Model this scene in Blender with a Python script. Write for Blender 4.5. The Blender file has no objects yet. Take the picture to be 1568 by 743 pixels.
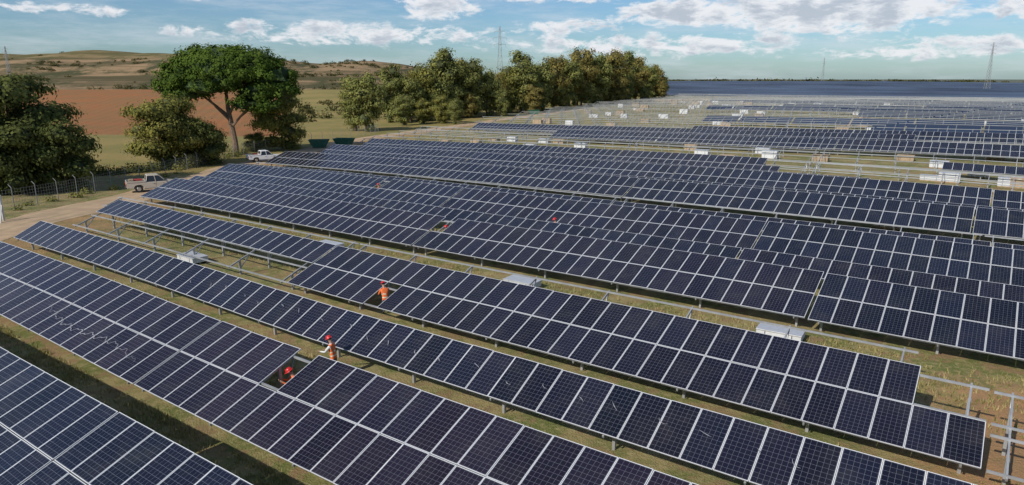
import bpy, math, random
from mathutils import Vector, Matrix
random.seed(7)
R=random.random
def U(a,b): return a+(b-a)*random.random()
sc=bpy.context.scene
COL=sc.collection
ux,uy=-math.sin(math.radians(55)),math.cos(math.radians(55))
vx,vy=math.cos(math.radians(55)),math.sin(math.radians(55))
def ss(a,b,x):
    t=max(0,min(1,(x-a)/(b-a))); return t*t*(3-2*t)
def clamp(x,a,b): return max(a,min(b,x))
def terr(x,y):
    z=0.017*clamp(x,-60,90)*ss(50,100,y)*(1-ss(240,380,y))
    z+=0.07*math.sin(x*.09+1)*math.sin(y*.07)*ss(12,40,y)
    s=x*ux+y*uy; t=x*vx+y*vy
    if t<34: z+=.38*ss(20,42,s)*(1-ss(19,33,t))*ss(5,10,t)
    r=x/max(y,60.)
    w=1-ss(-.20,.06,r)
    if w>0 and y>150:
        left=1-ss(-.75,-.15,r)
        z+=w*(6*ss(190,400,y)+(19.5+9*left)*ss(400,590+30*math.sin(x*.01),y))
        z+=w*ss(420,520,y)*(1.8*math.sin(x*.021+y*.013)+1.3*math.sin(x*.05+.5)+.7*math.sin(x*.11+2))
    w2=ss(.10,.2,r)
    z+=w2*6.2*ss(470,900,y)*(1-.25*ss(.5,.9,r))
    if y>900: z+=-w2*3*ss(950,1500,y)
    z+=math.sin(x*.003)*1.5*ss(1500,3000,y)
    return z
# ---------------- materials
def new_mat(name):
    m=bpy.data.materials.new(name); m.use_nodes=True
    nt=m.node_tree; b=nt.nodes['Principled BSDF']
    return m,nt,b
def simple(name,col,rough=.6,metal=0.,var=.0,scale=5.,bump=0.):
    m,nt,b=new_mat(name)
    b.inputs['Roughness'].default_value=rough; b.inputs['Metallic'].default_value=metal
    tc=nt.nodes.new('ShaderNodeTexCoord'); n=nt.nodes.new('ShaderNodeTexNoise')
    n.inputs['Scale'].default_value=scale; n.inputs['Detail'].default_value=5
    nt.links.new(tc.outputs['Object'],n.inputs['Vector'])
    cr=nt.nodes.new('ShaderNodeValToRGB')
    cr.color_ramp.elements[0].position=.3; cr.color_ramp.elements[1].position=.7
    cr.color_ramp.elements[0].color=[c*(1-var) for c in col]+[1]
    cr.color_ramp.elements[1].color=[min(1,c*(1+var)) for c in col]+[1]
    nt.links.new(n.outputs['Fac'],cr.inputs[0]); nt.links.new(cr.outputs[0],b.inputs['Base Color'])
    if bump:
        bp=nt.nodes.new('ShaderNodeBump'); bp.inputs['Strength'].default_value=bump
        nt.links.new(n.outputs['Fac'],bp.inputs['Height']); nt.links.new(bp.outputs[0],b.inputs['Normal'])
    return m
class NB:
    def __init__(s,nt): s.nt=nt
    def _in(s,sock,v):
        if isinstance(v,(int,float)): sock.default_value=v
        elif isinstance(v,(tuple,list)): sock.default_value=v
        else: s.nt.links.new(v,sock)
    def m(s,op,a,b=0.,c=None,clampv=False):
        n=s.nt.nodes.new('ShaderNodeMath'); n.operation=op; n.use_clamp=clampv
        s._in(n.inputs[0],a); s._in(n.inputs[1],b)
        if c is not None: s._in(n.inputs[2],c)
        return n.outputs[0]
    def mix(s,f,a,b,mode='MIX'):
        n=s.nt.nodes.new('ShaderNodeMixRGB'); n.blend_type=mode
        s._in(n.inputs[0],f); s._in(n.inputs[1],a); s._in(n.inputs[2],b); return n.outputs[0]
    def noise(s,vec,scale,detail=4,rough=.5,dist=0.):
        n=s.nt.nodes.new('ShaderNodeTexNoise'); n.inputs['Scale'].default_value=scale
        n.inputs['Detail'].default_value=detail; n.inputs['Roughness'].default_value=rough
        n.inputs['Distortion'].default_value=dist
        s.nt.links.new(vec,n.inputs['Vector']); return n.outputs['Fac']
    def ramp(s,f,p0,p1):
        n=s.nt.nodes.new('ShaderNodeMapRange'); n.interpolation_type='SMOOTHSTEP'
        s._in(n.inputs[0],f); n.inputs[1].default_value=p0; n.inputs[2].default_value=p1
        return n.outputs[0]
def mat_panel():
    m,nt,b=new_mat('pv_glass'); N=NB(nt)
    uv=nt.nodes.new('ShaderNodeUVMap'); uv.uv_map='UVMap'
    sp=nt.nodes.new('ShaderNodeSeparateXYZ'); nt.links.new(uv.outputs[0],sp.inputs[0])
    u,v=sp.outputs[0],sp.outputs[1]
    def edge(c,w):
        d=N.m('ABSOLUTE',N.m('SUBTRACT',c,.5)); return N.m('GREATER_THAN',d,.5-w)
    frame=N.m('MAXIMUM',edge(u,.020),edge(v,.010))
    def grid(c,n,off,w):
        f=N.m('FRACT',N.m('MULTIPLY',N.m('SUBTRACT',c,off),n/(1-2*off)))
        d=N.m('ABSOLUTE',N.m('SUBTRACT',f,.5)); return N.m('GREATER_THAN',d,.5-w)
    g=N.m('MAXIMUM',grid(u,6,.035,.020),grid(v,12,.018,.020))
    pv=nt.nodes.new('ShaderNodeAttribute'); pv.attribute_name='pvar'
    ti=nt.nodes.new('ShaderNodeAttribute'); ti.attribute_name='tint'
    blue=N.mix(pv.outputs['Fac'],(.0045,.0068,.0155,1),(.009,.0135,.031,1))
    pur=N.mix(pv.outputs['Fac'],(.010,.0065,.015,1),(.021,.0135,.025,1))
    cell=N.mix(ti.outputs['Fac'],blue,pur)
    geo=nt.nodes.new('ShaderNodeNewGeometry')
    dust=N.ramp(N.noise(geo.outputs['Position'],.7,6,.7),.42,.85)
    cell=N.mix(N.m('MULTIPLY',dust,.08),cell,(.30,.27,.22,1))
    c=N.mix(N.m('MULTIPLY',g,.46),cell,(.31,.33,.39,1))
    c=N.mix(frame,c,(.66,.67,.69,1))
    nt.links.new(c,b.inputs['Base Color'])
    nt.links.new(N.m('MULTIPLY_ADD',frame,.25,N.m('MULTIPLY_ADD',dust,.18,.12)),b.inputs['Roughness'])
    b.inputs['IOR'].default_value=1.40
    return m
M_PV=mat_panel()
M_AL=simple('aluminium',(.60,.61,.63),.42,.35,.08,3)
M_ST=simple('galvanised_steel',(.40,.41,.42),.5,.4,.18,2)
M_STF=simple('weathered_steel',(.32,.33,.33),.6,.3,.2,.3)
M_BK=simple('backsheet',(.45,.45,.45),.7)
class MB:
    def __init__(s): s.v=[];s.f=[];s.mi=[]
    def quad(s,a,b,c,d,mi=0):
        i=len(s.v); s.v+=[a,b,c,d]; s.f.append((i,i+1,i+2,i+3)); s.mi.append(mi)
    def beam(s,a,b,w,h=None,mi=0,up=(0,0,1)):
        h=h or w
        a=Vector(a);b=Vector(b);d=(b-a)
        if d.length<1e-6:return
        d.normalize(); upv=Vector(up)
        if abs(d.dot(upv))>.98: upv=Vector((vx,vy,0))
        r=d.cross(upv).normalized(); t=r.cross(d).normalized()
        i=len(s.v)
        for p in (a,b):
            for sx,sy in((-1,-1),(1,-1),(1,1),(-1,1)):
                s.v.append(tuple(p+r*(sx*w/2)+t*(sy*h/2)))
        for q in((0,1,2,3),(7,6,5,4),(0,4,5,1),(1,5,6,2),(2,6,7,3),(3,7,4,0)):
            s.f.append(tuple(i+k for k in q)); s.mi.append(mi)
    def box(s,c,sx,sy,sz,rot=0,mi=0,taper=1.):
        i=len(s.v); ca,sa=math.cos(rot),math.sin(rot)
        for z,k in((0,1),(1,taper)):
            for a,b in((-1,-1),(1,-1),(1,1),(-1,1)):
                x=a*sx/2*k;y=b*sy/2*k
                s.v.append((c[0]+x*ca-y*sa,c[1]+x*sa+y*ca,c[2]+z*sz))
        for q in((3,2,1,0),(4,5,6,7),(0,1,5,4),(1,2,6,5),(2,3,7,6),(3,0,4,7)):
            s.f.append(tuple(i+k for k in q)); s.mi.append(mi)
    def tube(s,pts,rad,n=7,mi=0):
        base=len(s.v); L=len(pts)
        for j,p in enumerate(pts):
            p=Vector(p)
            d=(Vector(pts[min(j+1,L-1)])-Vector(pts[max(j-1,0)])).normalized()
            a=d.cross(Vector((0,1,.13))).normalized(); c=d.cross(a)
            for k in range(n):
                t=2*math.pi*k/n
                s.v.append(tuple(p+(a*math.cos(t)+c*math.sin(t))*rad[j]))
        for j in range(L-1):
            for k in range(n):
                k2=(k+1)%n
                s.f.append((base+j*n+k,base+j*n+k2,base+(j+1)*n+k2,base+(j+1)*n+k)); s.mi.append(mi)
        s.f.append(tuple(base+(L-1)*n+k for k in range(n))); s.mi.append(mi)
        s.f.append(tuple(base+n-1-k for k in range(n))); s.mi.append(mi)
    def obj(s,name,mats,parent=None,smooth=False,bevel=0):
        me=bpy.data.meshes.new(name); me.from_pydata(s.v,[],s.f)
        for m in mats: me.materials.append(m)
        me.polygons.foreach_set('material_index',s.mi)
        if smooth: me.polygons.foreach_set('use_smooth',[True]*len(me.polygons))
        me.update()
        o=bpy.data.objects.new(name,me); COL.objects.link(o)
        if parent: o.parent=parent
        if bevel:
            bm=o.modifiers.new('b','BEVEL'); bm.width=bevel; bm.segments=2; bm.limit_method='ANGLE'
        return o
def empty(name,loc=(0,0,0),rz=0):
    e=bpy.data.objects.new(name,None); COL.objects.link(e); e.location=loc; e.rotation_euler=(0,0,rz); e.empty_display_size=.3
    return e
BND=[(-200,-33),(45,-32),(65,-33),(90,-35),(115,-31),(140,-27),(230,8),(400,82),(600,150)]
def bx(y):
    for (y0,x0),(y1,x1) in zip(BND,BND[1:]):
        if y0<=y<=y1: return x0+(x1-x0)*(y-y0)/(y1-y0)
    return BND[-1][1]
def leftS(t):
    s=0
    while s<400:
        x=s*ux+t*vx; y=s*uy+t*vy
        if x<bx(y): break
        s+=1
    return s
PL=2.0; PW=1.0
def gz(s,t): return terr(s*ux+t*vx,s*uy+t*vy)
def P(s,t,z): return (s*ux+t*vx,s*uy+t*vy,z)
def inr(s,rs): return any(a<=s<=b for a,b in rs)
def make_row(t0,n,z0,sr,sl,seams=(),empty_r=None,miss=None,tint=0.1,detail=2,tl=27.,tilt=20,gap=.14):
    empty_r=empty_r or {}; miss=miss or {}
    CA,SA=math.cos(math.radians(tilt)),math.sin(math.radians(tilt))
    ends=[sr]+[x for x in sorted(seams) if sr<x<sl]+[sl]
    tabs=[]
    for a,b in zip(ends,ends[1:]):
        k=max(1,round((b-a)/tl)); 
        for i in range(k): tabs.append((a+(b-a)*i/k,a+(b-a)*(i+1)/k))
    e=empty('solar_panel_row')
    pm=MB(); uvs=[];pvar=[];tints=[]
    fm=MB()
    tot=n*PL+.03*(n-1)
    for (a,b) in tabs:
        nm=max(1,round((b-a-gap)/(PW+.015)))
        pitch=(b-a-gap)/nm; pw=pitch-.015
        b2=b-gap
        dz=U(-.035,.035)
        ttab=tint+U(-.2,.2)
        def base(s,dz=dz): return gz(s,t0+1.5)+dz+z0
        for k in range(n):
            d0=k*(PL+.03)
            for i in range(nm):
                s0=a+i*pitch; sc_=s0+pw/2
                if k in empty_r and inr(sc_,empty_r[k]): continue
                if k in miss and any(abs(sc_-q)<=pitch*.5 for q in miss[k]): continue
                j1,j2=U(-.006,.006),U(-.006,.006)
                z_a,z_b=base(s0)+j1,base(s0+pw)+j1
                th=.035; c=[]
                for (s,zz) in((s0,z_a),(s0+pw,z_b)):
                    for d in(d0,d0+PL):
                        c.append(P(s,t0+d*CA,zz+d*SA+(j2 if d>d0 else 0)))
                lo=[(p[0]+vx*SA*th,p[1]+vy*SA*th,p[2]-CA*th) for p in c]
                tv=R()
                i0=len(pm.v); pm.v+=c+lo
                F=[(2,0,1,3),(4,6,7,5),(0,2,6,4),(3,1,5,7),(1,0,4,5),(2,3,7,6)]
                tn_=clamp(ttab+U(-.15,.15),0,1)
                for q,mi in zip(F,(0,2,1,1,1,1)):
                    pm.f.append(tuple(i0+x for x in q)); pm.mi.append(mi)
                    pvar.append(tv); tints.append(tn_)
                uvs+= [(1,0),(0,0),(0,1),(1,1)]+[(.5,.5)]*20
        if detail>0:
            offs=[]
            for k in range(n): offs+=[k*(PL+.03)+.10,k*(PL+.03)+1.62]
            nb=max(1,int((b2-a)/9))
            for d in offs:
                for q in range(nb):
                    s1=a+(b2-a)*q/nb; s2=a+(b2-a)*(q+1)/nb
                    fm.beam(P(s1,t0+d*CA+.03,base(s1)+d*SA-.095),P(s2,t0+d*CA+.03,base(s2)+d*SA-.095),.055,.08)
            pn=max(2,int((b2-a)/4.4)+1)
            for i in range(pn):
                s=a+.5+(b2-a-1.)*i/(pn-1); bz=base(s)
                fm.beam(P(s,t0+.05,bz-.15),P(s,t0+tot*CA-.15,bz+tot*SA-.21),.06,.09)
                pds=[1.0] if n==1 else [.9,3.1]
                for d in pds:
                    t=t0+d*CA; g=gz(s,t)
                    fm.beam(P(s,t,g-.2),P(s,t,bz+d*SA-.15),.10,.12)
                    if detail>1:
                        fm.beam(P(s,t,g+.35),P(s,t+.7,bz+(d+.72)*SA-.2),.045)
    if pm.v:
        me=bpy.data.meshes.new('modules'); me.from_pydata(pm.v,[],pm.f)
        for m in(M_PV,M_AL,M_BK): me.materials.append(m)
        me.polygons.foreach_set('material_index',pm.mi)
        uvl=me.uv_layers.new(name='UVMap'); uvl.data.foreach_set('uv',[c for p in uvs for c in p])
        at=me.attributes.new('pvar','FLOAT','FACE'); at.data.foreach_set('value',pvar)
        at=me.attributes.new('tint','FLOAT','FACE'); at.data.foreach_set('value',tints)
        me.update(); o=bpy.data.objects.new('modules',me); COL.objects.link(o); o.parent=e
    if fm.v: fm.obj('mounting_frame',[M_ST if t0<85 else M_STF],parent=e)
    if not pm.v: e.name='solar_mounting_frame'
    return e
ALL=[(-999,999)]
make_row(4.85,2,.85,-8,60,seams=(20.6,),tint=.25,gap=.08)
make_row(11.25,2,.8,-8,62,seams=(-2,25.3),tint=.8,miss={1:[19.9]},gap=.1)
make_row(17.8,1,1.0,-14,54.5,tint=.35,tilt=26,tl=200)
make_row(22.8,2,.75,-9,57.8,seams=(-1,31.5),empty_r={0:[(31.5,99),(-99,-1)],1:[(-99,1.4)]},miss={0:[24.9]},tint=.4,tl=200)
make_row(28.3,1,1.0,1.3,65,empty_r={0:ALL})
make_row(33.5,2,.8,-24,68.5,seams=(6.3,32),miss={1:[31.2]},tint=.35)
make_row(40.3,1,1.0,-26,73,seams=(12,),tint=.2)
make_row(45.4,2,.8,-28,77.5,seams=(12.4,40),miss={1:[49.8]},tint=.1)
make_row(51.4,1,1.0,-28,81,tint=.1)
make_row(55.3,1,.9,-28,83,empty_r={0:ALL})
make_row(60.2,2,.8,-28,86,tint=.05)
make_row(66.2,1,1.0,-28,86,tint=.05)
make_row(71.2,2,.8,-30,88,tint=.0)
make_row(77.2,1,1.,-30,89,tint=.05,empty_r={0:[(-99,10)]})
make_row(82.6,2,.8,-32,91,tint=.0,empty_r={0:[(-5,20)],1:[(-5,22)]})
for i,t in enumerate((89,94.5,100.5,106)):
    er={0:ALL}
    if i==1: er={0:[(5,200)]}
    make_row(t,1,1.,-36,leftS(t),empty_r=er,detail=1)
make_row(112,2,.8,-38,leftS(112),empty_r={0:[(70,200)],1:[(70,200)]},detail=1,tint=0)
make_row(118,1,1.,-38,leftS(118),empty_r={0:ALL},detail=1)
make_row(124,2,.8,-40,leftS(124)-10,empty_r={0:[(-20,10)],1:[(-20,10)]},detail=1,tint=0)
make_row(131,2,.8,-40,leftS(131)-30,empty_r={0:[(50,300)],1:[(50,300)]},detail=1,tint=0)
def far_frames(ts):
    fm=MB()
    for t in ts:
        sl=leftS(t)-U(0,8); sr=-.16*t-20; s=sr
        while s<sl:
            L=min(30,sl-s); g0=gz(s,t)+1.;g1=gz(s+L,t)+1.
            if R()<.9:
                for d in(.1,3.6):
                    fm.beam(P(s,t+d,g0+d*.36),P(s+L-.4,t+d,g1+d*.36),.07,.08)
            q=0
            while q<L:
                g=gz(s+q,t)
                fm.beam(P(s+q,t+1.8,g),P(s+q,t+1.8,g+1.6),.11)
                fm.beam(P(s+q,t,g+.95),P(s+q,t+3.7,g+2.3),.08)
                q+=5.
            s+=L
    return fm.obj('solar_mounting_frame',[M_STF])
tt=[137+6.6*i for i in range(47)]
for i in range(0,50,10): far_frames(tt[i:i+10])
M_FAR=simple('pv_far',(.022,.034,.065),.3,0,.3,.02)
fp=MB()
def strip(t,s0,s1,w=3.8,z0=.8,step=12):
    s=s0
    while s<s1:
        e=min(s+step,s1)
        a=gz(s,t)+z0;b=gz(e,t)+z0
        fp.quad(P(e,t,b),P(s,t,a),P(s,t+w,a+w*.36),P(e,t+w,b+w*.36))
        s=e+.4
for t,s0,s1 in((150,-60,20),(156,-60,0),(168,-60,60),(175,-70,-10),(200,-80,30),(226,-40,80),(243,-80,60),(268,-90,20),(300,-90,90),(345,-100,120)):
    strip(t,s0,s1)
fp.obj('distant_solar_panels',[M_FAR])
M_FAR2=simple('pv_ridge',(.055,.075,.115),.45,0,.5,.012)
fp=MB()
t=455
while t<1010:
    s=-.22*t-120
    while s<.75*t:
        x=s*ux+t*vx;y=s*uy+t*vy
        if x/y>.19+.04*math.sin(t*.01) and y<960 and R()<.95: strip(t,s,s+24,w=5.0,z0=.8,step=24)
        s+=25.5
    t+=10.5
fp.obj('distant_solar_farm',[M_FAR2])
# ---------------- ground
def axis(spec):
    out=[spec[0][0]]
    for (a,b,st) in spec:
        n=max(1,round((b-a)/st))
        for i in range(1,n+1): out.append(a+(b-a)*i/n)
    return out
xs=axis([(-7000,-1500,700),(-1500,-500,100),(-500,-140,9),(-140,-60,4),(-60,40,2.),(40,120,4),(120,500,12),(500,1500,90),(1500,7000,700)])
ys=axis([(-300,-20,40),(-20,120,2.),(120,260,4),(260,660,9),(660,1200,30),(1200,3000,150),(3000,8000,700)])
ROAD=[(-38,-30),(-39,20),(-40.5,50),(-40.7,72),(-41,98),(-38,120),(-33,144),(-14,185),(0,215),(35,290),(75,385)]
verts=[];cols=[]
for y in ys:
    for x in xs:
        verts.append((x,y,terr(x,y)))
        r=x/max(y,1.)
        outside= 1 if x<bx(y)-9 else 0
        o=outside*ss(150,178,y+ .1*(x+100))*(1-ss(392,402,y))*(1-ss(-.37,-.27,r)) if y>0 else 0
        h=ss(392,402,y)*(1-ss(.0,.12,r)) if y>0 else 0
        tn=outside*ss(88,96,y)*(1-h)*(1-o) if y>0 else 0
        cols+= [o,h,tn,1.]
nx=len(xs); faces=[(j*nx+i,j*nx+i+1,(j+1)*nx+i+1,(j+1)*nx+i) for j in range(len(ys)-1) for i in range(nx-1)]
me=bpy.data.meshes.new('ground'); me.from_pydata(verts,[],faces)
ca=me.color_attributes.new('region','FLOAT_COLOR','POINT'); ca.data.foreach_set('color',cols)
me.polygons.foreach_set('use_smooth',[True]*len(faces))
d=me.attributes.new('dirt','FLOAT','POINT'); vals=[]
for (x,y,z) in verts:
    s=x*ux+y*uy; t=x*vx+y*vy
    v=.0
    if -60<s<3 and 18<t<34: v=(1-ss(-1.5,3,s))*ss(18,22,t)*(1-ss(31,34,t))
    v=max(v,.75*(1-ss(2.,8,abs(x-bx(y)+4)))) if y<200 else v
    vals.append(v)
d.data.foreach_set('value',vals)
gm,nt,b=new_mat('ground_mat'); N=NB(nt)
geo=nt.nodes.new('ShaderNodeNewGeometry'); pos=geo.outputs['Position']
rg=nt.nodes.new('ShaderNodeAttribute'); rg.attribute_name='region'
sp=nt.nodes.new('ShaderNodeSeparateColor'); nt.links.new(rg.outputs['Color'],sp.inputs[0])
di=nt.nodes.new('ShaderNodeAttribute'); di.attribute_name='dirt'
n1=N.noise(pos,.35,8,.65); n2=N.noise(pos,3.,6,.7); n3=N.noise(pos,.05,5,.6); n4=N.noise(pos,14.,3,.7)
g=N.mix(N.ramp(n1,.42,.58),(.35,.28,.13,1),(.16,.18,.055,1))
g=N.mix(N.ramp(n2,.45,.72),g,(.42,.35,.18,1))
g=N.mix(N.m('MULTIPLY',N.ramp(N.noise(pos,.8,6,.7),.50,.60),.85),g,(.31,.20,.11,1))
g=N.mix(N.m('MULTIPLY',N.ramp(n4,.52,.75),.5),g,(.08,.075,.03,1))
far=N.mix(N.ramp(n3,.4,.6),g,(.19,.19,.09,1)); g=N.mix(.3,g,far)
dcol=N.mix(N.ramp(n1,.3,.7),(.46,.25,.12,1),(.34,.21,.11,1))
dm=N.m('MULTIPLY',di.outputs['Fac'],N.ramp(N.m('ADD',n2,N.m('MULTIPLY',di.outputs['Fac'],.3)),.5,.8))
g=N.mix(dm,g,dcol)
sep=nt.nodes.new('ShaderNodeSeparateXYZ'); nt.links.new(pos,sep.inputs[0])
fur=N.m('SINE',N.m('MULTIPLY',N.m('ADD',sep.outputs[0],N.m('MULTIPLY',sep.outputs[1],.3)),1.6))
oc=N.mix(N.ramp(n3,.35,.65),(.36,.145,.06,1),(.28,.15,.065,1))
oc=N.mix(N.m('MULTIPLY',N.ramp(fur,-1,1),.2),oc,(.18,.10,.045,1))
oc=N.mix(N.m('MULTIPLY',N.ramp(n1,.4,.7),.35),oc,(.24,.17,.08,1))
tanc=N.mix(N.ramp(n3,.35,.65),(.32,.245,.09,1),(.20,.19,.06,1))
tanc=N.mix(N.m('MULTIPLY',n2,.4),tanc,(.33,.23,.11,1))
mp=nt.nodes.new('ShaderNodeMapping'); nt.links.new(pos,mp.inputs[0]); mp.inputs['Scale'].default_value=(.006,.03,.35)
hs=N.noise(mp.outputs[0],1.,7,.6,.6)
hc=N.mix(N.ramp(hs,.40,.58),(.095,.08,.04,1),(.30,.205,.115,1))
hn=N.noise(pos,.03,8,.75)
hc=N.mix(N.ramp(hn,.47,.60),hc,(.07,.07,.032,1))
topg=N.ramp(sep.outputs[2],25.,29.); hc=N.mix(N.m('MULTIPLY',topg,.45),hc,(.17,.15,.055,1))
g=N.mix(N.ramp(sp.outputs[2],.3,.7),g,tanc)
g=N.mix(N.ramp(sp.outputs[0],.35,.65),g,oc)
g=N.mix(N.ramp(sp.outputs[1],.35,.65),g,hc)
plain=N.ramp(sep.outputs[1],900.,1300.); g=N.mix(plain,g,N.mix(n3,(.10,.12,.09,1),(.17,.17,.13,1)))
nt.links.new(g,b.inputs['Base Color']); b.inputs['Roughness'].default_value=.95
b.inputs['Specular IOR Level'].default_value=.1
bp=nt.nodes.new('ShaderNodeBump'); bp.inputs['Strength'].default_value=.7; bp.inputs['Distance'].default_value=.12
nt.links.new(N.m('ADD',n2,n4),bp.inputs['Height']); nt.links.new(bp.outputs[0],b.inputs['Normal'])
me.materials.append(gm); me.update()
go=bpy.data.objects.new('ground',me); COL.objects.link(go)
rm=MB(); pts=[]
for (x0,y0),(x1,y1) in zip(ROAD,ROAD[1:]):
    n=max(1,int(math.hypot(x1-x0,y1-y0)/2))
    for i in range(n): pts.append((x0+(x1-x0)*i/n,y0+(y1-y0)*i/n))
prev=None
for i,(x,y) in enumerate(pts):
    w0,w1=2.7+.35*math.sin(i*.7)+U(-.2,.2),2.9+.4*math.sin(i*.5+2)+U(-.2,.2)
    row=[]
    for k in range(7):
        xx=x-w0+(w0+w1)*k/6
        row.append((xx,y,terr(xx,y)+.035-(.02 if k in(0,6) else 0)))
    if prev:
        for k in range(6): rm.quad(prev[k],prev[k+1],row[k+1],row[k])
    prev=row
rmat,nt,b=new_mat('dirt_road'); N=NB(nt)
geo=nt.nodes.new('ShaderNodeNewGeometry'); pos=geo.outputs['Position']
a=N.noise(pos,.5,7,.7); c=N.noise(pos,6,5,.7)
mp=nt.nodes.new('ShaderNodeMapping'); nt.links.new(pos,mp.inputs[0]); mp.inputs['Scale'].default_value=(1.3,.06,1)
tr_=N.noise(mp.outputs[0],1.,4,.6)
col=N.mix(N.ramp(a,.35,.65),(.50,.35,.21,1),(.38,.26,.16,1)); col=N.mix(N.m('MULTIPLY',N.ramp(c,.5,.8),.5),col,(.24,.18,.10,1))
col=N.mix(N.m('MULTIPLY',N.ramp(tr_,.5,.6),.5),col,(.26,.21,.11,1))
nt.links.new(col,b.inputs['Base Color']); b.inputs['Roughness'].default_value=.95
bp=nt.nodes.new('ShaderNodeBump'); bp.inputs['Strength'].default_value=.5; nt.links.new(c,bp.inputs['Height']); nt.links.new(bp.outputs[0],b.inputs['Normal'])
rm.obj('dirt_road',[rmat])
def leafmat(name,c0,c1,trans=.2):
    m,nt,b=new_mat(name); N=NB(nt)
    at=nt.nodes.new('ShaderNodeAttribute'); at.attribute_name='lv'
    c=N.mix(at.outputs['Fac'],tuple(c0)+(1,),tuple(c1)+(1,))
    d_=nt.nodes.new('ShaderNodeBsdfDiffuse'); nt.links.new(c,d_.inputs[0])
    tr=nt.nodes.new('ShaderNodeBsdfTranslucent'); nt.links.new(c,tr.inputs[0])
    mx=nt.nodes.new('ShaderNodeMixShader'); mx.inputs[0].default_value=trans
    nt.links.new(d_.outputs[0],mx.inputs[1]); nt.links.new(tr.outputs[0],mx.inputs[2])
    nt.links.new(mx.outputs[0],nt.nodes['Material Output'].inputs[0]); return m
def finish_leaf(name,v,f,lv,mat,extra=None):
    me=bpy.data.meshes.new(name); me.from_pydata(v,[],f); me.materials.append(mat)
    at=me.attributes.new('lv','FLOAT','FACE'); at.data.foreach_set('value',lv); me.update(); return me
v=[];f=[];lv=[]
for (t0,t1,s0,s1,n) in((8.8,11.4,0,50,10000),(14.9,18.2,0,52,9000),(19.6,23,0,56,5000),(26.4,33.5,-8,62,14000),(16,24,-14,-1,3000),(53,60,-20,75,8000)):
    for _ in range(n):
        s=U(s0,s1);t=U(t0,t1)
        if math.sin(s*.8+2*math.sin(t*1.3))+R()*1.6<.3: continue
        x=s*ux+t*vx;y=s*uy+t*vy;z=terr(x,y); cv=R()
        for k in range(3):
            a=R()*6.28; h=U(.06,.22); w=U(.012,.03); bx_,by_=x+U(-.08,.08),y+U(-.08,.08)
            i=len(v); v+=[(bx_-w*math.cos(a),by_-w*math.sin(a),z-.01),(bx_+w*math.cos(a),by_+w*math.sin(a),z-.01),(bx_+U(-.08,.08),by_+U(-.08,.08),z+h)]
            f.append((i,i+1,i+2)); lv.append(clamp(cv+U(-.2,.2),0,1))
gmesh=finish_leaf('dry_grass',v,f,lv,leafmat('dry_grass',(.20,.20,.06),(.50,.41,.20)))
COL.objects.link(bpy.data.objects.new('dry_grass',gmesh))
# ---------------- trees
M_BARK=simple('bark',(.19,.13,.09),.9,0,.3,3,.5)
LM={'pine':leafmat('pine_needles',(.04,.072,.013),(.125,.178,.034)),
    'olive':leafmat('olive_leaf',(.10,.11,.03),(.33,.30,.08)),
    'dark':leafmat('dark_leaf',(.055,.073,.024),(.17,.18,.055)),
    'euc':leafmat('eucalyptus_leaf',(.10,.115,.035),(.32,.32,.10)),
    'autumn':leafmat('autumn_leaf',(.13,.115,.035),(.36,.29,.09)),
    'bush':leafmat('scrub_leaf',(.05,.055,.022),(.14,.13,.05))}
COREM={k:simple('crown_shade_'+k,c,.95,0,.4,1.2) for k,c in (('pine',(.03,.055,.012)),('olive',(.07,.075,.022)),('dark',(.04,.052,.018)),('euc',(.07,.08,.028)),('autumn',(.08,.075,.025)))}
def crown(lobes,ncl,nleaf,ls,spread,seed,inner=.55):
    rnd=random.Random(seed); v=[];f=[];lv=[]
    tot=sum(l[3]*l[4]+l[4]*l[5] for l in lobes)
    for l in lobes:
        cx,cy,cz,rx,ry,rz=l; k=max(3,int(ncl*(rx*ry+ry*rz)/tot))
        for c in range(k):
            while True:
                d=Vector((rnd.gauss(0,1),rnd.gauss(0,1),rnd.gauss(0,1))); d.normalize()
                if d.z>-.55 or rnd.random()<.4: break
            rr=rnd.uniform(inner,1.05) if rnd.random()<.85 else rnd.uniform(1,1.18)
            cc=Vector((cx+d.x*rx*rr,cy+d.y*ry*rr,cz+d.z*rz*rr)); cv=rnd.random()
            for q in range(nleaf):
                o=Vector((rnd.gauss(0,1),rnd.gauss(0,1),rnd.gauss(0,.7)))*spread
                p=cc+o
                if p.z<.05: continue
                nrm=(d*1.3+o.normalized()*.9+Vector((0,0,.3))+Vector((rnd.uniform(-1,1),rnd.uniform(-1,1),rnd.uniform(-1,1)))*.6).normalized()
                a=nrm.cross(Vector((rnd.uniform(-1,1),rnd.uniform(-1,1),rnd.uniform(-1,1)))).normalized(); b_=nrm.cross(a)
                s=ls*rnd.uniform(.6,1.3); s2=s*rnd.uniform(.45,.85)
                i=len(v); v+=[tuple(p-a*s),tuple(p-b_*s2),tuple(p+a*s),tuple(p+b_*s2)]
                f.append((i,i+1,i+2,i+3)); lv.append(clamp(.65*cv+.35*rnd.random(),0,1))
    return v,f,lv
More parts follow.
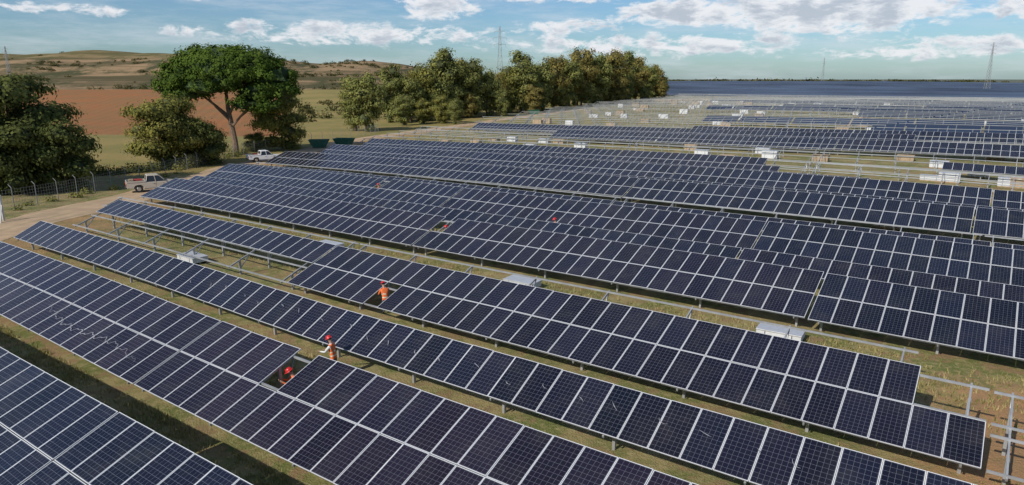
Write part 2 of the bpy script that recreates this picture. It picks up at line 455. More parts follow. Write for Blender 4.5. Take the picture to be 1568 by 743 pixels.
def tree_mesh(kind,lobes,trunk,limbs,ncl,nleaf,ls,spread,seed,core=.62,inner=.55):
    v,f,lv=crown(lobes,ncl,nleaf,ls,spread,seed,inner)
    leafme=finish_leaf('foliage',v,f,lv,LM[kind])
    w=MB()
    w.tube([t[0] for t in trunk],[t[1] for t in trunk],8,0)
    for lb in limbs: w.tube([t[0] for t in lb],[t[1] for t in lb],6,0)
    rnd=random.Random(seed+5)
    for (cx,cy,cz,rx,ry,rz) in lobes:  # solid dark cores added inside each lobe to block light through the crown
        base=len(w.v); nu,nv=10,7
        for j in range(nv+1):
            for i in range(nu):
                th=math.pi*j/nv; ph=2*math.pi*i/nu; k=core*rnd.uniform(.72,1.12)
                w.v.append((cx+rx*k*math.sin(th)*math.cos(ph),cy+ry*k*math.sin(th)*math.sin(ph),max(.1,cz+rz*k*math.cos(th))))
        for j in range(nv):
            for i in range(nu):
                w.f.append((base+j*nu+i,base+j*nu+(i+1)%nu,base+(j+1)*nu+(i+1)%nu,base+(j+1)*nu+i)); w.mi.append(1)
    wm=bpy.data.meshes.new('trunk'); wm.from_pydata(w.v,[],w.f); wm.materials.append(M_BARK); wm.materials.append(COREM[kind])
    wm.polygons.foreach_set('material_index',w.mi); wm.update()
    return leafme,wm
def put_tree(name,meshes,x,y,s=1,rz=0,sz=None):
    e=empty(name,(x,y,terr(x,y)-.1),rz); e.scale=(s,s,sz or s)
    for nme,m in(('foliage',meshes[0]),('trunk',meshes[1])):
        o=bpy.data.objects.new(nme,m); COL.objects.link(o); o.parent=e
    return e
# umbrella (stone) pine: flattened overlapping tiers, bare trunk and spreading limbs
pl=[(0,0,14.4,8.8,7.5,3.4),(-6.0,0,13.2,5.0,5.5,2.9),(-9.4,0,11.4,2.9,3.6,1.8),(-2.2,1,15.9,6.0,6,2.5),(3.8,0,15.0,5.4,5.5,2.7),(7.6,-.5,13.0,4.2,4.5,2.5),(9.2,-.5,11.0,2.9,3.5,1.7),(5.4,-2,10.8,3.6,3.6,1.6),(4.2,-2.4,8.8,3.0,3.0,1.2),(-2.5,-3.5,11.9,4.4,3.4,1.7),(-6.2,-2,10.6,3.2,3,1.3),(1.2,-4.2,12.9,3.8,2.8,2.0),(7.2,-2.5,8.6,2.3,2.4,1.1)]
tk=[((.3,0,-.3),.62),((.25,0,2.5),.5),((-.1,0,5.5),.45),((-.4,0,8),.38),((-.5,0,11),.25)]
lb=[[((-.3,0,6.6),.28),((-2.6,-.6,8.8),.22),((-6,-.5,11.5),.1)],[((-.3,0,7.0),.28),((1.4,-.6,9.5),.22),((4,-.5,13),.1)],[((-.1,0,4.8),.24),((1.9,-1,6.6),.18),((4.2,-1.8,8.6),.09)],[((-.5,0,8),.3),((-.8,.8,11),.2),((-1,1,14.5),.08)],[((-.3,0,6.0),.22),((-1.8,-1.6,8.3),.16),((-3,-3,11.),.07)],[((1.9,-1,6.6),.16),((4.,-1.4,8),.12),((7,-1,10),.06)]]
put_tree('stone_pine_tree',tree_mesh('pine',pl,tk,lb,1150,32,.22,.40,11,core=.84,inner=.86),-47.8,118)
def generic(kind,h,w,seed,ncl,nleaf,ls,sp,low=.15,core=.72,nl=7,spiky=0.):
    rnd=random.Random(seed); lobes=[]
    for i in range(nl):
        z=h*(low+(.90-low)*(i+.5)/nl); k=math.sin(math.pi*clamp((z/h-low*.6)/(1.05-low*.6),0.12,.95))**.5
        a=i*2.4+rnd.uniform(-.5,.5); off=w*.5*.5*k
        r=w*.5*rnd.uniform(.42,.7)*k
        lobes.append((math.cos(a)*off,math.sin(a)*off,z+rnd.uniform(-.3,.3)*h/nl,r,r,h/nl*rnd.uniform(.8,1.3+spiky)))
    tk=[((0,0,-.3),h*.022),((rnd.uniform(-.2,.2),0,h*.3),h*.016),((rnd.uniform(-.4,.4),0,h*.6),h*.01),((0,0,h*.85),h*.004)]
    lbs=[]
    for l in lobes: lbs.append([((0,0,l[2]*.6),h*.008),((l[0]*.6,l[1]*.6,l[2]*.85),h*.006),((l[0],l[1],l[2]),h*.003)])
    return tree_mesh(kind,lobes,tk,lbs,ncl,nleaf,ls,sp,seed,core,.7)
td=[generic('dark',13.5,13,21,560,30,.22,.5,.04,.80,12),generic('dark',8,8,22,300,30,.18,.42,.03,.74,8)]
put_tree('evergreen_tree',td[0],-57.5,79,1)
put_tree('evergreen_tree',td[0],-60,74,.92,3.6)
put_tree('evergreen_tree',td[1],-50.6,77,1,1)
put_tree('evergreen_tree',td[0],-66,84,1.0,2)
put_tree('evergreen_tree',td[1],-54.2,75,1.05,3)
to=[generic('olive',10.5,10,31,420,30,.18,.42,.03,.78,9),generic('olive',10,9.5,32,400,30,.18,.42,.03,.78,9)]
put_tree('broadleaf_tree',to[0],-51.6,101,1.05)
put_tree('broadleaf_tree',to[1],-49.0,103,.85,2.5)
put_tree('broadleaf_tree',td[1],-46.4,104,.85,.5)
put_tree('broadleaf_tree',to[1],-42.5,127,1.02,1)
put_tree('broadleaf_tree',td[1],-46,123,.45,2)
te=[generic('euc',20,11,41,300,24,.32,.7,.08,.70,12,.6),generic('euc',18,11,42,300,24,.32,.7,.06,.70,12,.5),generic('autumn',19,12,43,300,24,.32,.7,.06,.72,11,.3),generic('autumn',20,11,44,300,24,.32,.7,.08,.72,12,.5),generic('olive',18,12,45,300,24,.32,.7,.04,.72,11,.3)]
put_tree('eucalyptus_tree',te[1],-35.5,168,.82,0)
put_tree('eucalyptus_tree',te[0],-39,172,.66,2)
put_tree('eucalyptus_tree',te[4],-20,196,.45,1); put_tree('eucalyptus_tree',te[4],-25,198,.40,3); put_tree('eucalyptus_tree',te[1],-15.5,192,.42,4)
put_tree('eucalyptus_tree',te[1],-30,190,.5,1)
LINE=[(600,205,106),(628,205,112),(652,212,96),(676,215,82),(700,220,84),(722,222,98),(745,228,104),(780,250,102),(800,250,86),(826,262,90),(848,275,92),(868,290,84),(890,300,80),(912,310,78),(935,325,80),(955,345,86),(973,365,92),(990,390,97),(1003,415,105),(1014,430,118)]
for i,(px,Y,top) in enumerate(LINE):
    X=(px-784)/1045.*Y/1.02; z=12+ (Y/1.03)*((371-top+6)/1045*.972-.2334); z-=terr(X,Y)
    kind=te[[0,1,4,0,1][i%5]] if px<840 else te[[3,1,2,0,3,1][i%6]]
    put_tree('eucalyptus_tree',kind,X,Y,z/20.5,R()*6,z/19.)
    put_tree('eucalyptus_tree',te[(i*3)%5],X+U(2,6)-4,Y+U(8,18),z/19.5*U(.75,.95),R()*6)
    if i%2==0: put_tree('eucalyptus_tree',te[(i+4)%5],X+U(2,5),Y-U(2,6),z/19.5*U(.35,.55),R()*6)
def scrub(name,items,ncl,nleaf,ls,sp,kind='bush'):
    rnd=random.Random(77); v=[];f=[];lv=[]
    tot=sum(r*r for _,_,r,_ in items)
    for x,y,r,h in items:
        z0=terr(x,y); k=max(2,int(ncl*r*r/tot)); cv=rnd.random()
        for q in range(k*nleaf):
            d=Vector((rnd.gauss(0,1),rnd.gauss(0,1),abs(rnd.gauss(0,1)))).normalized(); rr=rnd.uniform(.5,1.2)
            p=Vector((x,y,z0))+Vector((d.x*r*rr*1.3,d.y*r*rr,d.z*r*h*1.4*rr))
            nrm=(d+Vector((rnd.uniform(-1,1),rnd.uniform(-1,1),rnd.uniform(-1,1)))*.6).normalized()
            a=nrm.cross(Vector((rnd.uniform(-1,1),rnd.uniform(-1,1),rnd.uniform(-1,1)))).normalized(); b_=nrm.cross(a)
            s=ls*rnd.uniform(.6,1.3); i=len(v); v+=[tuple(p-a*s),tuple(p-b_*s*.7),tuple(p+a*s),tuple(p+b_*s*.7)]
            f.append((i,i+1,i+2,i+3)); lv.append(clamp(.6*cv+.4*rnd.random(),0,1))
    o=bpy.data.objects.new(name,finish_leaf(name,v,f,lv,LM[kind])); COL.objects.link(o)
it=[(-62+ i*1.1,88+i*.95+U(-.5,.5),U(.8,1.3),.8) for i in range(13)]
scrub('hedge',it,360,14,.13,.3,'dark')
it=[(-47.5+U(-.8,1.2),98+i*2.4,U(.5,1.1),.9) for i in range(20)]+[(-46.8+U(-.5,1),50+i*3.1,U(.25,.6),.8) for i in range(16)]
scrub('roadside_bushes',it,400,14,.12,.3,'olive')
it=[]
for i in range(30):
    Y=U(404,590); r=U(-.74,-.08); X=Y*r; L=int(U(2,13)); dx=U(2,5)
    for k in range(L): it.append((X+k*dx+U(-2,2),Y+k*U(-1.5,1.5)+U(-3,3),U(.5,2.4),.6))
for i in range(30):
    Y=U(404,590); it.append((Y*U(-.74,-.08),Y,U(.5,1.6),.7))
for i in range(40): it.append((-.6*400+i*6+U(-3,3),402+U(-4,4),U(.6,2.9),.8))
for i in range(34): it.append((-60+U(-25,22),U(205,300),U(1.,2.6),.8))
scrub('hillside_scrub',it,1900,9,.42,.8)
it=[(260+i*7+U(-3,3),1000+U(-10,10),U(3,6),.8) for i in range(26)]+[(U(-200,1400),U(1500,2400),U(6,14),.35) for i in range(150)]
scrub('distant_tree_line',it,1500,8,2.,2.5)
def pylon(x,y,h,w):
    b=MB(); z0=terr(x,y); e=empty('lattice_pylon',(x,y,z0-.3))
    def wd(z): return w*(1-z/h)*.8+w*.22 if z<h*.6 else w*.54*(1-(z-h*.6)/(h*.4))*.7+w*.12
    th=max(.07,h*.0024); lv=[h*i/14 for i in range(15)]
    C=[(-1,-1),(1,-1),(1,1),(-1,1)]
    for a,c in zip(lv,lv[1:]):
        wa,wc=wd(a)/2,wd(c)/2
        for k in range(4):
            p,q=C[k],C[(k+1)%4]
            b.beam((p[0]*wa,p[1]*wa,a),(p[0]*wc,p[1]*wc,c),th*1.3)
            b.beam((p[0]*wa,p[1]*wa,a),(q[0]*wc,q[1]*wc,c),th*.8); b.beam((q[0]*wa,q[1]*wa,a),(p[0]*wc,p[1]*wc,c),th*.8)
            b.beam((p[0]*wc,p[1]*wc,c),(q[0]*wc,q[1]*wc,c),th*.8)
    for i,z in enumerate((h*.78,h*.86,h*.94)):
        L=h*(.075,.085,.065)[i]
        for sd in(-1,1):
            b.beam((0,-.3,z),(sd*L,0,z),th);b.beam((0,.3,z),(sd*L,0,z),th);b.beam((0,0,z+h*.02),(sd*L,0,z),th*.8)
            b.beam((sd*L,0,z),(sd*L,0,z-h*.03),th*.9)
    b.obj('lattice',[M_STF],parent=e)
    return e
pylon(-5,292,32.5,3.2); pylon(407,600,41,3.4); pylon(398,900,32,3); pylon(-286,400,24,2.4)
fm=MB(); Y=40; fp_=[]
while Y<165:
    x=-46.2+.3*math.sin(Y*.05)+ (ss(110,165,Y)*14); fp_.append((x,Y)); z=terr(x,Y); fm.beam((x,Y,z-.1),(x,Y,z+2.1),.06)
    fm.beam((x,Y,z+2.1),(x-.25,Y,z+2.4),.05); Y+=3.2
for (a,b_) in zip(fp_,fp_[1:]):
    for h in(.15,.45,.75,1.05,1.35,1.65,1.95):
        fm.beam((a[0],a[1],terr(*a)+h),(b_[0],b_[1],terr(*b_)+h),.014)
    for k in range(1,8):
        x=a[0]+(b_[0]-a[0])*k/8;y=a[1]+(b_[1]-a[1])*k/8; z=terr(x,y); fm.beam((x,y,z+.15),(x,y,z+1.95),.010)
fm.obj('wire_fence',[simple('fence_steel',(.26,.26,.25),.6,.3,.2,2)])
pm=MB(); M_CONC=simple('concrete',(.55,.53,.50),.85,0,.15,3)
pm.beam((-42.9,56.5,-.1),(-42.9,56.5,2.5),.14); pm.beam((-42.9,56.5,1.7),(-42.2,55.,0),.1); pm.obj('concrete_gate_post',[M_CONC])
M_WR=simple('white_wrap',(.66,.67,.68),.45,0,.08,4); M_WD=simple('pallet_wood',(.42,.31,.19),.85,0,.25,6); M_CB=simple('cardboard',(.42,.31,.20),.85,0,.12,2)
M_BK2=simple('strap_black',(.03,.03,.03),.5)
RZ=math.atan2(uy,ux)
def module_pallet(x,y,h=.32,cb=False,L=2.0):
    e=empty('module_crate' if cb else 'module_pallet',(x,y,terr(x,y)+.01),RZ+U(-.05,.05)); b=MB()
    for dy in(-.45,0,.45): b.box((0,dy,0),L-.1,.1,.09,mi=0)
    for i in range(8): b.box((-L/2+.12+i*(L-.24)/7,0,.092),.1,1.02,.022,mi=0)
    b.box((0,0,.118),L,1.04,h*.92,mi=1)
    b.box((0,0,.12+h*.92),L+.05,1.1,.05,mi=2)
    for dx in(-.6,.6): b.box((dx,0,.112),.035,1.07,h*.92+.002,mi=3)
    for i in range(1,6): b.box((0,0,.118+h*.92*i/6),L+.012,1.052,.012,mi=3 if cb else 4)
    b.obj('stack',[M_WD,M_CB if cb else M_WR,M_CB if cb else M_AL,M_BK2,M_ST],parent=e,bevel=.01)
for x,y in((.6,38.6),(12.7,30.4),(-13.2,47.9),(-24.6,54.8),(-21,43.4),(6,66.5),(17.2,59.5),(-8.5,75.5)): module_pallet(x,y)
module_pallet(31,55,.4)
random.seed(21)
for t in(91.8,97.5,103.3,109.2,115.2,121.3,128):
    for i in range(8):
        s=U(-20,leftS(t)-10)
        module_pallet(s*ux+t*vx,s*uy+t*vy,U(.5,1.1),cb=R()<.45,L=2.1)
for i in range(110):
    t=U(138,330); s=U(-60,leftS(t)-10); module_pallet(s*ux+t*vx,s*uy+t*vy,U(.7,1.6),cb=R()<.45,L=U(2,3))
for i in range(12): module_pallet(66+i*3.4,345+i*2.2,1.7,cb=True,L=3)
def pickup(name,x,y,rz,col,scale=1.):
    e=empty(name,(x,y,terr(x,y)+.04),rz); e.scale=(scale,)*3
    MP=simple('car_paint',col,.28,.0,.03,2); MG=simple('car_glass',(.02,.025,.03),.08); MT=simple('tyre',(.02,.02,.02),.85)
    MC=simple('black_plastic',(.035,.035,.035),.6); MH=simple('wheel_rim',(.5,.5,.5),.3,.8); ML=simple('tail_lamp',(.45,.02,.02),.3); MW=simple('head_lamp',(.8,.8,.78),.15)
    prof=[(-2.55,.50),(-2.6,.72),(-2.58,1.05),(-.75,1.05),(.98,1.06),(1.5,1.02),(2.28,.93),(2.5,.80),(2.55,.55),(2.5,.36),(1.95,.36),(1.9,.62),(1.72,.78),(1.45,.80),(1.18,.70),(1.05,.5),(1.02,.36),(-1.0,.36),(-1.05,.6),(-1.25,.77),(-1.5,.80),(-1.76,.74),(-1.9,.55),(-1.93,.4)]
    n=len(prof); v=[];f=[]
    for yy in (-.87,.87):
        for (a,z) in prof: v.append((a,yy*(1 if z<.9 else .975),z))
    f.append(tuple(range(n))); f.append(tuple(range(2*n-1,n-1,-1)))
    for i in range(n): j=(i+1)%n; f.append((i,i+n,j+n,j))
    me=bpy.data.meshes.new('body'); me.from_pydata(v,[],f); me.materials.append(MP); me.materials.append(MC)
    o=bpy.data.objects.new('body',me); COL.objects.link(o); o.parent=e
    bv=o.modifiers.new('b','BEVEL'); bv.width=.05; bv.segments=2; bv.limit_method='ANGLE'
    def hull(rings,mi,b):
        base=len(b.v)
        for r in rings: b.v+=r
        for k in range(len(rings)-1):
            for i in range(4): j=(i+1)%4; b.f.append((base+k*4+i,base+k*4+j,base+k*4+4+j,base+k*4+4+i)); b.mi.append(mi)
        b.f.append((base+3,base+2,base+1,base)); b.mi.append(mi)
        L=len(rings)-1; b.f.append(tuple(base+L*4+i for i in range(4))); b.mi.append(mi)
    def ring(x0,x1,w,z): return[(x0,-w,z),(x1,-w,z),(x1,w,z),(x0,w,z)]
    b=MB(); x0=-.78
    hull([ring(x0,1.05,.82,1.06),ring(x0+.12,.42,.70,1.66)],0,b); b.obj('windows',[MG],parent=e)
    b=MB(); hull([ring(x0+.08,.48,.73,1.655),ring(x0+.16,.36,.68,1.74)],0,b)
    for sd in(-1,1):
        for (xa,xb) in((x0,x0+.12),(.13,.02),(1.05,.44)):
            b.beam((xa,sd*.825,1.05),(xb,sd*.712,1.68),.09,.05)
    b.obj('roof',[MP],parent=e,bevel=.02)
    b=MB()
    b.box((-1.66,0,1.06),1.62,1.5,.01,mi=1)
    for sd in(-1,1): b.box((-1.67,sd*.82,1.055),1.75,.09,.16)
    b.box((-2.54,0,1.055),.08,1.6,.16); b.box((-.85,0,1.055),.06,1.55,.2)
    b.box((-1.5,.1,1.07),.8,.7,.22,mi=2); b.box((-2.1,-.2,1.07),.4,.5,.3,mi=3)
    b.obj('bed',[MP,MC,simple('cargo_red',(.4,.05,.03)),M_WD],parent=e,bevel=.012)
    b=MB()
    for xw in(-1.48,1.46):
        for sd in(-1,1):
            b.tube([(xw,sd*.66,.38),(xw,sd*.70,.38),(xw,sd*.88,.38),(xw,sd*.90,.38)],[.33,.38,.38,.33],20,0)
            b.tube([(xw,sd*.88,.38),(xw,sd*.915,.38)],[.22,.19],12,1)
    b.obj('wheels',[MT,MH],parent=e)
    b=MB(); b.box((2.56,0,.42),.14,1.7,.2,mi=0); b.box((-2.63,0,.45),.12,1.6,.16,mi=1); b.box((2.53,0,.68),.05,.9,.16,mi=1)
    for sd in(-1,1):
        b.box((2.44,sd*.7,.72),.16,.3,.15,mi=2); b.box((-2.6,sd*.78,.72),.05,.14,.3,mi=3); b.box((.95,sd*.98,1.1),.1,.18,.14,mi=1)
        b.box((-.05,sd*.872,.84),.14,.03,.03,mi=1);b.box((.85,sd*.872,.84),.14,.03,.03,mi=1)
        b.box((0,sd*.86,.36),2.0,.1,.05,mi=1); b.box((.12,sd*.868,.42),.012,.012,.63,mi=1)
    b.obj('trim',[MP,MC,MW,ML],parent=e,bevel=.01)
    return e
pickup('pickup_truck',-40.4,76.5,math.radians(32),(.50,.44,.36),1.08)
pickup('pickup_truck',-38.9,107.5,math.radians(35),(.78,.78,.78),1.)
def skip(x,y,rz):
    e=empty('waste_skip',(x,y,terr(x,y)),rz); b=MB(); L,W,H=1.9,1.,1.5
    rings=[[(-L*.6,-W*.85,.1),(L*.6,-W*.85,.1),(L*.6,W*.85,.1),(-L*.6,W*.85,.1)],[(-L,-W,H),(L,-W,H),(L,W,H),(-L,W,H)],[(-L+.1,-W+.1,H),(L-.1,-W+.1,H),(L-.1,W-.1,H),(-L+.1,W-.1,H)],[(-L*.6,-W*.75,.25),(L*.6,-W*.75,.25),(L*.6,W*.75,.25),(-L*.6,W*.75,.25)]]
    for r in rings: b.v+=r
    for k in range(3):
        for i in range(4): j=(i+1)%4; b.f.append((k*4+i,k*4+j,k*4+4+j,k*4+4+i)); b.mi.append(0)
    b.f.append((3,2,1,0)); b.mi.append(0); b.f.append((12,13,14,15)); b.mi.append(0)
    for sd in(-1,1):
        b.beam((-L,sd*(W+.03),H),(L,sd*(W+.03),H),.08)
        for k in(-.9,-.3,.3,.9): b.beam((k*.75,sd*W*.88,.15),(k,sd*(W+.03),H),.07)
    b.obj('skip_body',[simple('green_paint',(.025,.12,.075),.5,0,.3,3)],parent=e)
skip(-36.2,129,.2); skip(-32.0,131,-.1); skip(7.5,236,.1)
sb=MB(); e=empty('site_sign',(-46.6,108,terr(-46,108))); sb.box((0,0,0),.08,.08,1.6); sb.box((0,-.06,1.0),.9,.03,.7,mi=1); sb.obj('sign_board',[M_ST,M_WR],parent=e)
iv=MB(); x,y=P(-.1,25.3,0)[:2]; e=empty('inverter_box',(x,y,terr(x,y)),RZ)
iv.box((0,0,.45),.7,.35,.55,mi=0); iv.box((0,-.19,.55),.4,.03,.3,mi=1)
for k in(-.28,.28): iv.box((k,0,-.1),.06,.06,.6,mi=2)
for k in range(5): iv.box((-.28+k*.14,.2,.5),.03,.06,.45,mi=1)
iv.obj('cabinet',[simple('inv_black',(.03,.03,.035),.5),simple('inv_grey',(.2,.2,.2)),M_ST],parent=e,bevel=.01)
# ---------------- dust streaks
M_DU=simple('white_dust',(.26,.26,.29),.9,0,.3,20)
ds=MB()
def ribbon(pts,w,t0,z0,tilt):
    CA,SA=math.cos(math.radians(tilt)),math.sin(math.radians(tilt)); prev=None; n=len(pts)
    for i,(s,d) in enumerate(pts):
        a=pts[max(0,i-1)];b_=pts[min(n-1,i+1)]; dx,dy=b_[0]-a[0],b_[1]-a[1]; L=math.hypot(dx,dy) or 1
        ww=w*(.25+.75*math.sin(math.pi*clamp(i/(n-1),.03,.97)))*U(.5,1.3)
        row=[]
        for sg in(-1,1):
            s2=s-dy/L*ww*sg; d2=d+dx/L*ww*sg
            row.append(P(s2,t0+d2*CA-SA*.05,gz(s2,t0+1.5)+z0+d2*SA+.055))
        if prev: ds.quad(prev[0],prev[1],row[1],row[0])
        prev=row
for i in range(22):
    s=3+i*1.45+U(-.3,.3); d=U(.7,1.1); a=U(.2,1.0); cu=U(-2,2); L=U(.2,.45); pts=[]
    for k in range(7): pts.append((s,d)); a2=a+cu*(k/6-.5); s+=math.cos(a2)*L/6; d+=math.sin(a2)*L/6
    ribbon(pts,U(.008,.018),17.8,1.0,26)
pts=[]
for i in range(120):
    k=i/119; pts.append((26.5+9*k,.75+.10*math.sin(i*.5)+.05*math.sin(i*1.3)+.55*k+.2*math.sin(k*7)))
ribbon(pts,.018,11.25,.8,20)
ds.obj('dust_streaks',[M_DU])
# ---------------- people
M_SK=simple('skin',(.42,.25,.17),.6); M_OR=simple('orange_vest',(.80,.17,.04),.7,0,.1,8); M_SH=simple('white_shirt',(.66,.66,.64),.8,0,.08,8)
M_TR=simple('work_trousers',(.06,.075,.11),.85,0,.2,8); M_BT=simple('boots',(.04,.03,.02),.7); M_RH=simple('red_helmet',(.55,.02,.02),.35); M_REF=simple('reflective_tape',(.75,.77,.6),.35); M_HR=simple('hair',(.03,.02,.015),.8)
M_LIP=simple('lips',(.3,.1,.08))
def person(x,y,rz,lean=0.,crouch=0.,arm=.9,z=None,vest=M_OR,sleeve=M_OR,head=.2):
    e=empty('worker',(x,y,(terr(x,y) if z is None else z)+.0),rz)
    hip=Vector((0,0,.94-crouch*.40)); kneeF=.30*crouch
    up=Vector((math.sin(lean),0,math.cos(lean)))
    V=[];E=[];Rr=[]
    def add(p,r,par=None):
        V.append(tuple(p)); Rr.append(r)
        if par is not None: E.append((par,len(V)-1))
        return len(V)-1
    pel=add(hip,(.155,.12)); ab=add(hip+up*.2,(.145,.11),pel); ch=add(hip+up*.40,(.175,.125),ab); nk0=add(hip+up*.52,(.11,.09),ch)
    nk=add(hip+up*.60,(.055,.06),nk0); hd0=hip+up*.66; hl=Vector((math.sin(lean+head),0,math.cos(lean+head)))
    h1=add(hd0+hl*.05+Vector((.01,0,0)),(.07,.078),nk); h2=add(hd0+hl*.14,(.08,.098),h1); h3=add(hd0+hl*.21,(.065,.08),h2)
    wr={}
    for sd in(-1,1):
        sh=add(hip+up*.49+Vector((0,sd*.19,0)),(.07,.07),ch)
        a1=lean+arm*(1 if sd>0 else .8); dirU=Vector((math.sin(a1*.6),sd*.22,-math.cos(a1*.6))).normalized()
        el=add(Vector(V[sh])+dirU*.28,(.048,.048),sh)
        a2=a1*1.25+.25; dirF=Vector((math.sin(a2),-sd*.12,-math.cos(a2))).normalized()
        w=add(Vector(V[el])+dirF*.25,(.03,.034),el); wr[sd]=(Vector(V[w]),dirF)
        add(Vector(V[w])+dirF*.08,(.022,.042),w)
        hp=add(hip+Vector((0,sd*.10,-.05)),(.095,.095),pel)
        kn=add(Vector((kneeF+.04,sd*.12,.5-crouch*.06)),(.062,.062),hp)
        an=add(Vector((-.04*(1+crouch),sd*.13,.10)),(.042,.045),kn)
        add(Vector((.12-.04*crouch,sd*.145,.05)),(.045,.04),an)
    me=bpy.data.meshes.new('tmp'); me.from_pydata(V,E,[]); o=bpy.data.objects.new('tmp',me); COL.objects.link(o)
    o.modifiers.new('s','SKIN'); sv=me.skin_vertices[0].data
    for i,r in enumerate(Rr): sv[i].radius=(r if isinstance(r,tuple) else (r,r))
    sv[0].use_root=True
    sb_=o.modifiers.new('ss','SUBSURF'); sb_.levels=2; sb_.render_levels=2
    dg=bpy.context.evaluated_depsgraph_get(); m2=bpy.data.meshes.new_from_object(o.evaluated_get(dg))
    bpy.data.objects.remove(o); m2.name='body'
    for m in(M_SK,vest,sleeve,M_TR,M_BT,M_REF,M_HR): m2.materials.append(m)
    for p in m2.polygons:
        c=p.center; along=(c-hip).dot(up); p.use_smooth=True
        dh=min((c-wr[s][0]-wr[s][1]*.06).length for s in wr)
        if dh<.09: mi=0
        elif c.z<.13: mi=4
        elif along>.59: mi=0
        elif along<-.06: mi=3
        elif abs(c.y)<.2 and along<.56:
            mi=1
            if .06<along<.10 or .22<along<.26: mi=5
        else: mi=2
        if along>.60 and (c-hd0).dot(hl)>.06 and (c-hd0).dot(Vector((hl.z,0,-hl.x)))<-.01: mi=6
        p.material_index=mi
    ob=bpy.data.objects.new('body',m2); COL.objects.link(ob); ob.parent=e
    b=MB(); c=hd0+hl*.16; fw=Vector((hl.z,0,-hl.x)); sd=Vector((0,1,0))
    rings=[]
    for j in range(7):
        th=math.pi/2*j/6; rr=math.cos(th); hh=math.sin(th); rings.append([tuple(c+fw*(.135*rr*math.cos(q)+.005)+sd*(.115*rr*math.sin(q))+hl*(.12*hh)) for q in [2*math.pi*i/16 for i in range(16)]])
    br=[tuple(c+fw*((.155+(.05 if math.cos(q)>.3 else 0))*math.cos(q))+sd*(.13*math.sin(q))-hl*.008) for q in [2*math.pi*i/16 for i in range(16)]]
    rings=[br]+rings
    for r in rings: b.v+=r
    for j in range(len(rings)-1):
        for i in range(16): k=(i+1)%16; b.f.append((j*16+i,j*16+k,(j+1)*16+k,(j+1)*16+i)); b.mi.append(0)
    b.beam(c-fw*.11+hl*.075,c+fw*.11+hl*.075,.03,.06)
    b.obj('helmet',[M_RH],parent=e,smooth=True)
    b=MB(); fc=hd0+hl*.10+fw*.085
    b.tube([fc+hl*.03,fc+fw*.022-hl*.01,fc+fw*.005-hl*.02],[.008,.015,.01],6,0)
    for s in(-1,1):
        b.tube([fc+hl*.028+sd*s*.032-fw*.012,fc+hl*.028+sd*s*.032+fw*.002],[.012,.008],6,1)
        ec=hd0+hl*.10+sd*s*.078; b.tube([ec-hl*.03,ec+sd*s*.012,ec+hl*.03],[.008,.018,.01],6,0)
    b.tube([fc-hl*.045-sd*.025-fw*.01,fc-hl*.045+fw*.0,fc-hl*.045+sd*.025-fw*.01],[.004,.008,.004],6,2)
    for s in wr:
        w,dF=wr[s]; pc=w+dF*.085; side=Vector((0,1,0)); nr=dF.cross(side).normalized()
        for k,L in enumerate((.065,.075,.07,.055)):
            st=pc+side*((k-1.5)*.019); b.tube([st,st+dF*L*.5,st+dF*L*.85+nr*.018,st+dF*L*.9+nr*.035],[.0095,.009,.008,.006],6,0)
        st=w+dF*.04-side*s*.03; b.tube([st,st+dF*.03-side*s*.025,st+dF*.055-side*s*.03],[.011,.01,.007],6,0)
    b.obj('face_and_fingers',[M_SK,M_BT,M_LIP],parent=e,smooth=True)
    return e
def at(s,t): return (s*ux+t*vx,s*uy+t*vy)
person(*at(20.9,17.15),math.radians(165),lean=.15,arm=.9,sleeve=M_SH,head=.35)
person(*at(19.85,14.6),math.radians(200),lean=.35,arm=1.2,crouch=.25)
person(*at(24.85,24.0),math.radians(120),lean=.35,arm=.4,crouch=.35)
person(*at(31.2,36.5),math.radians(180),lean=.1,arm=.5,crouch=.1)
person(*at(26.2,43.2),math.radians(200),lean=.1,arm=.9,vest=M_SH,sleeve=M_OR)
person(*at(49.8,47.9),math.radians(150),lean=.1,arm=.4)
# ---------------- world
w=bpy.data.worlds.new('World'); sc.world=w; w.use_nodes=True; nt=w.node_tree; N=NB(nt)
try:
    w.cycles.sampling_method='MANUAL'; w.cycles.sample_map_resolution=256
except Exception: pass
bg=nt.nodes['Background']
sky=nt.nodes.new('ShaderNodeTexSky'); sky.sky_type='NISHITA'; sky.sun_disc=False
sx,sy=-.70,-.714; EL=37
sky.sun_elevation=math.radians(EL); sky.sun_rotation=math.atan2(sx,sy); sky.altitude=50; sky.dust_density=.6; sky.ozone_density=2.2; sky.air_density=1.
tc=nt.nodes.new('ShaderNodeTexCoord'); sp=nt.nodes.new('ShaderNodeSeparateXYZ'); nt.links.new(tc.outputs['Generated'],sp.inputs[0])
az=N.m('MULTIPLY',N.m('ARCTAN2',sp.outputs[0],sp.outputs[1]),57.2958)
el=N.m('MULTIPLY',N.m('ARCSINE',sp.outputs[2]),57.2958)
BL=[(14,5.0,4.8,.9,1.9),(24,4.95,7.,1.25,2.2),(-23,6.2,2.2,.7,1.3),(-6,5.4,3.2,.9,1.4),(3.5,6.5,5.5,.6,1.5),(4,3.9,4,.8,1.1),(37.5,5.1,3.5,1.3,1.7),(-13,3.4,12,1.0,1.05),(12,2.6,14,1.0,1.),(-33,4.6,6,.5,.8),(31,2.2,9,.8,.95),(-70,20,25,9,.8),(90,22,22,9,.8),(-140,30,28,9,.8),(10,38,22,8,.6)]
cvA=nt.nodes.new('ShaderNodeCombineXYZ'); N._in(cvA.inputs[0],N.m('MULTIPLY',az,.42)); N._in(cvA.inputs[1],N.m('MULTIPLY',el,1.05))
n=N.noise(cvA.outputs[0],1.0,10,.64,.3)
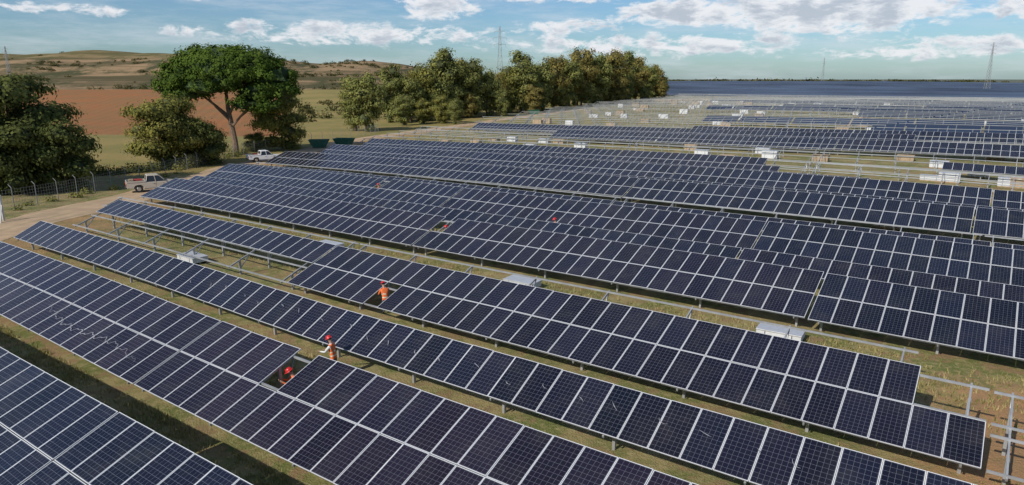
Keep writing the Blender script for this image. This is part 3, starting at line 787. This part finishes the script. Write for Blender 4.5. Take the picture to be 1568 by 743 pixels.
def blobs(elv):
    acc=None
    for (a,e_,wa,he,k) in BL:
        da=N.m('MULTIPLY',N.m('SUBTRACT',az,float(a)),1./wa); de=N.m('MULTIPLY',N.m('SUBTRACT',elv,float(e_)),1./he)
        q=N.m('SUBTRACT',float(k),N.m('MULTIPLY_ADD',da,da,N.m('MULTIPLY',de,de)))
        acc=q if acc is None else N.m('MAXIMUM',acc,q)
    return N.m('MAXIMUM',acc,-1.)
nn=N.m('MULTIPLY',N.m('SUBTRACT',n,.5),2.4)
d0=N.m('ADD',N.m('MULTIPLY',blobs(el),.40),nn)
cvB=nt.nodes.new('ShaderNodeCombineXYZ'); N._in(cvB.inputs[0],N.m('MULTIPLY',az,.42)); N._in(cvB.inputs[1],N.m('MULTIPLY',N.m('ADD',el,.45),1.05))
nB=N.noise(cvB.outputs[0],1.0,4,.6,.3)
mask=N.ramp(d0,.02,.45); shade=N.ramp(N.m('ADD',N.m('MULTIPLY',d0,.75),N.m('MULTIPLY',N.m('SUBTRACT',nB,.5),2.4)),.15,.85)
cloud=N.mix(shade,(8.6,8.7,9.,1),(5.0,5.5,6.3,1))
cv=nt.nodes.new('ShaderNodeCombineXYZ'); N._in(cv.inputs[0],N.m('MULTIPLY',az,.09)); N._in(cv.inputs[1],N.m('MULTIPLY',el,.6))
thin=N.m('MULTIPLY',N.ramp(N.noise(cv.outputs[0],1.,9,.65),.42,.70),.45)
skyc=N.mix(1.,sky.outputs[0],(.60,.80,1.0,1),'MULTIPLY')
c=N.mix(thin,skyc,(6.7,7.3,8.0,1)); c=N.mix(N.m('MULTIPLY',mask,.92),c,cloud)
nt.links.new(c,bg.inputs[0]); bg.inputs[1].default_value=.10
sd=bpy.data.lights.new('sun','SUN'); sd.energy=4.1; sd.angle=math.radians(.5); sd.color=(1,.94,.84)
so=bpy.data.objects.new('sun',sd); COL.objects.link(so)
h=math.cos(math.radians(EL)); n_=math.hypot(sx,sy); dirv=Vector((sx/n_*h,sy/n_*h,math.sin(math.radians(EL))))
so.rotation_euler=dirv.to_track_quat('Z','Y').to_euler(); so.location=(-20,-20,60)
cd=bpy.data.cameras.new('camera'); cd.lens=24; cd.sensor_width=36; cd.clip_end=20000; cd.clip_start=.1
co=bpy.data.objects.new('camera',cd); COL.objects.link(co); co.location=(0,0,12); co.rotation_euler=(math.radians(76.5),0,0); sc.camera=co
sc.view_settings.view_transform='Standard'; sc.view_settings.look='None'; sc.view_settings.exposure=0
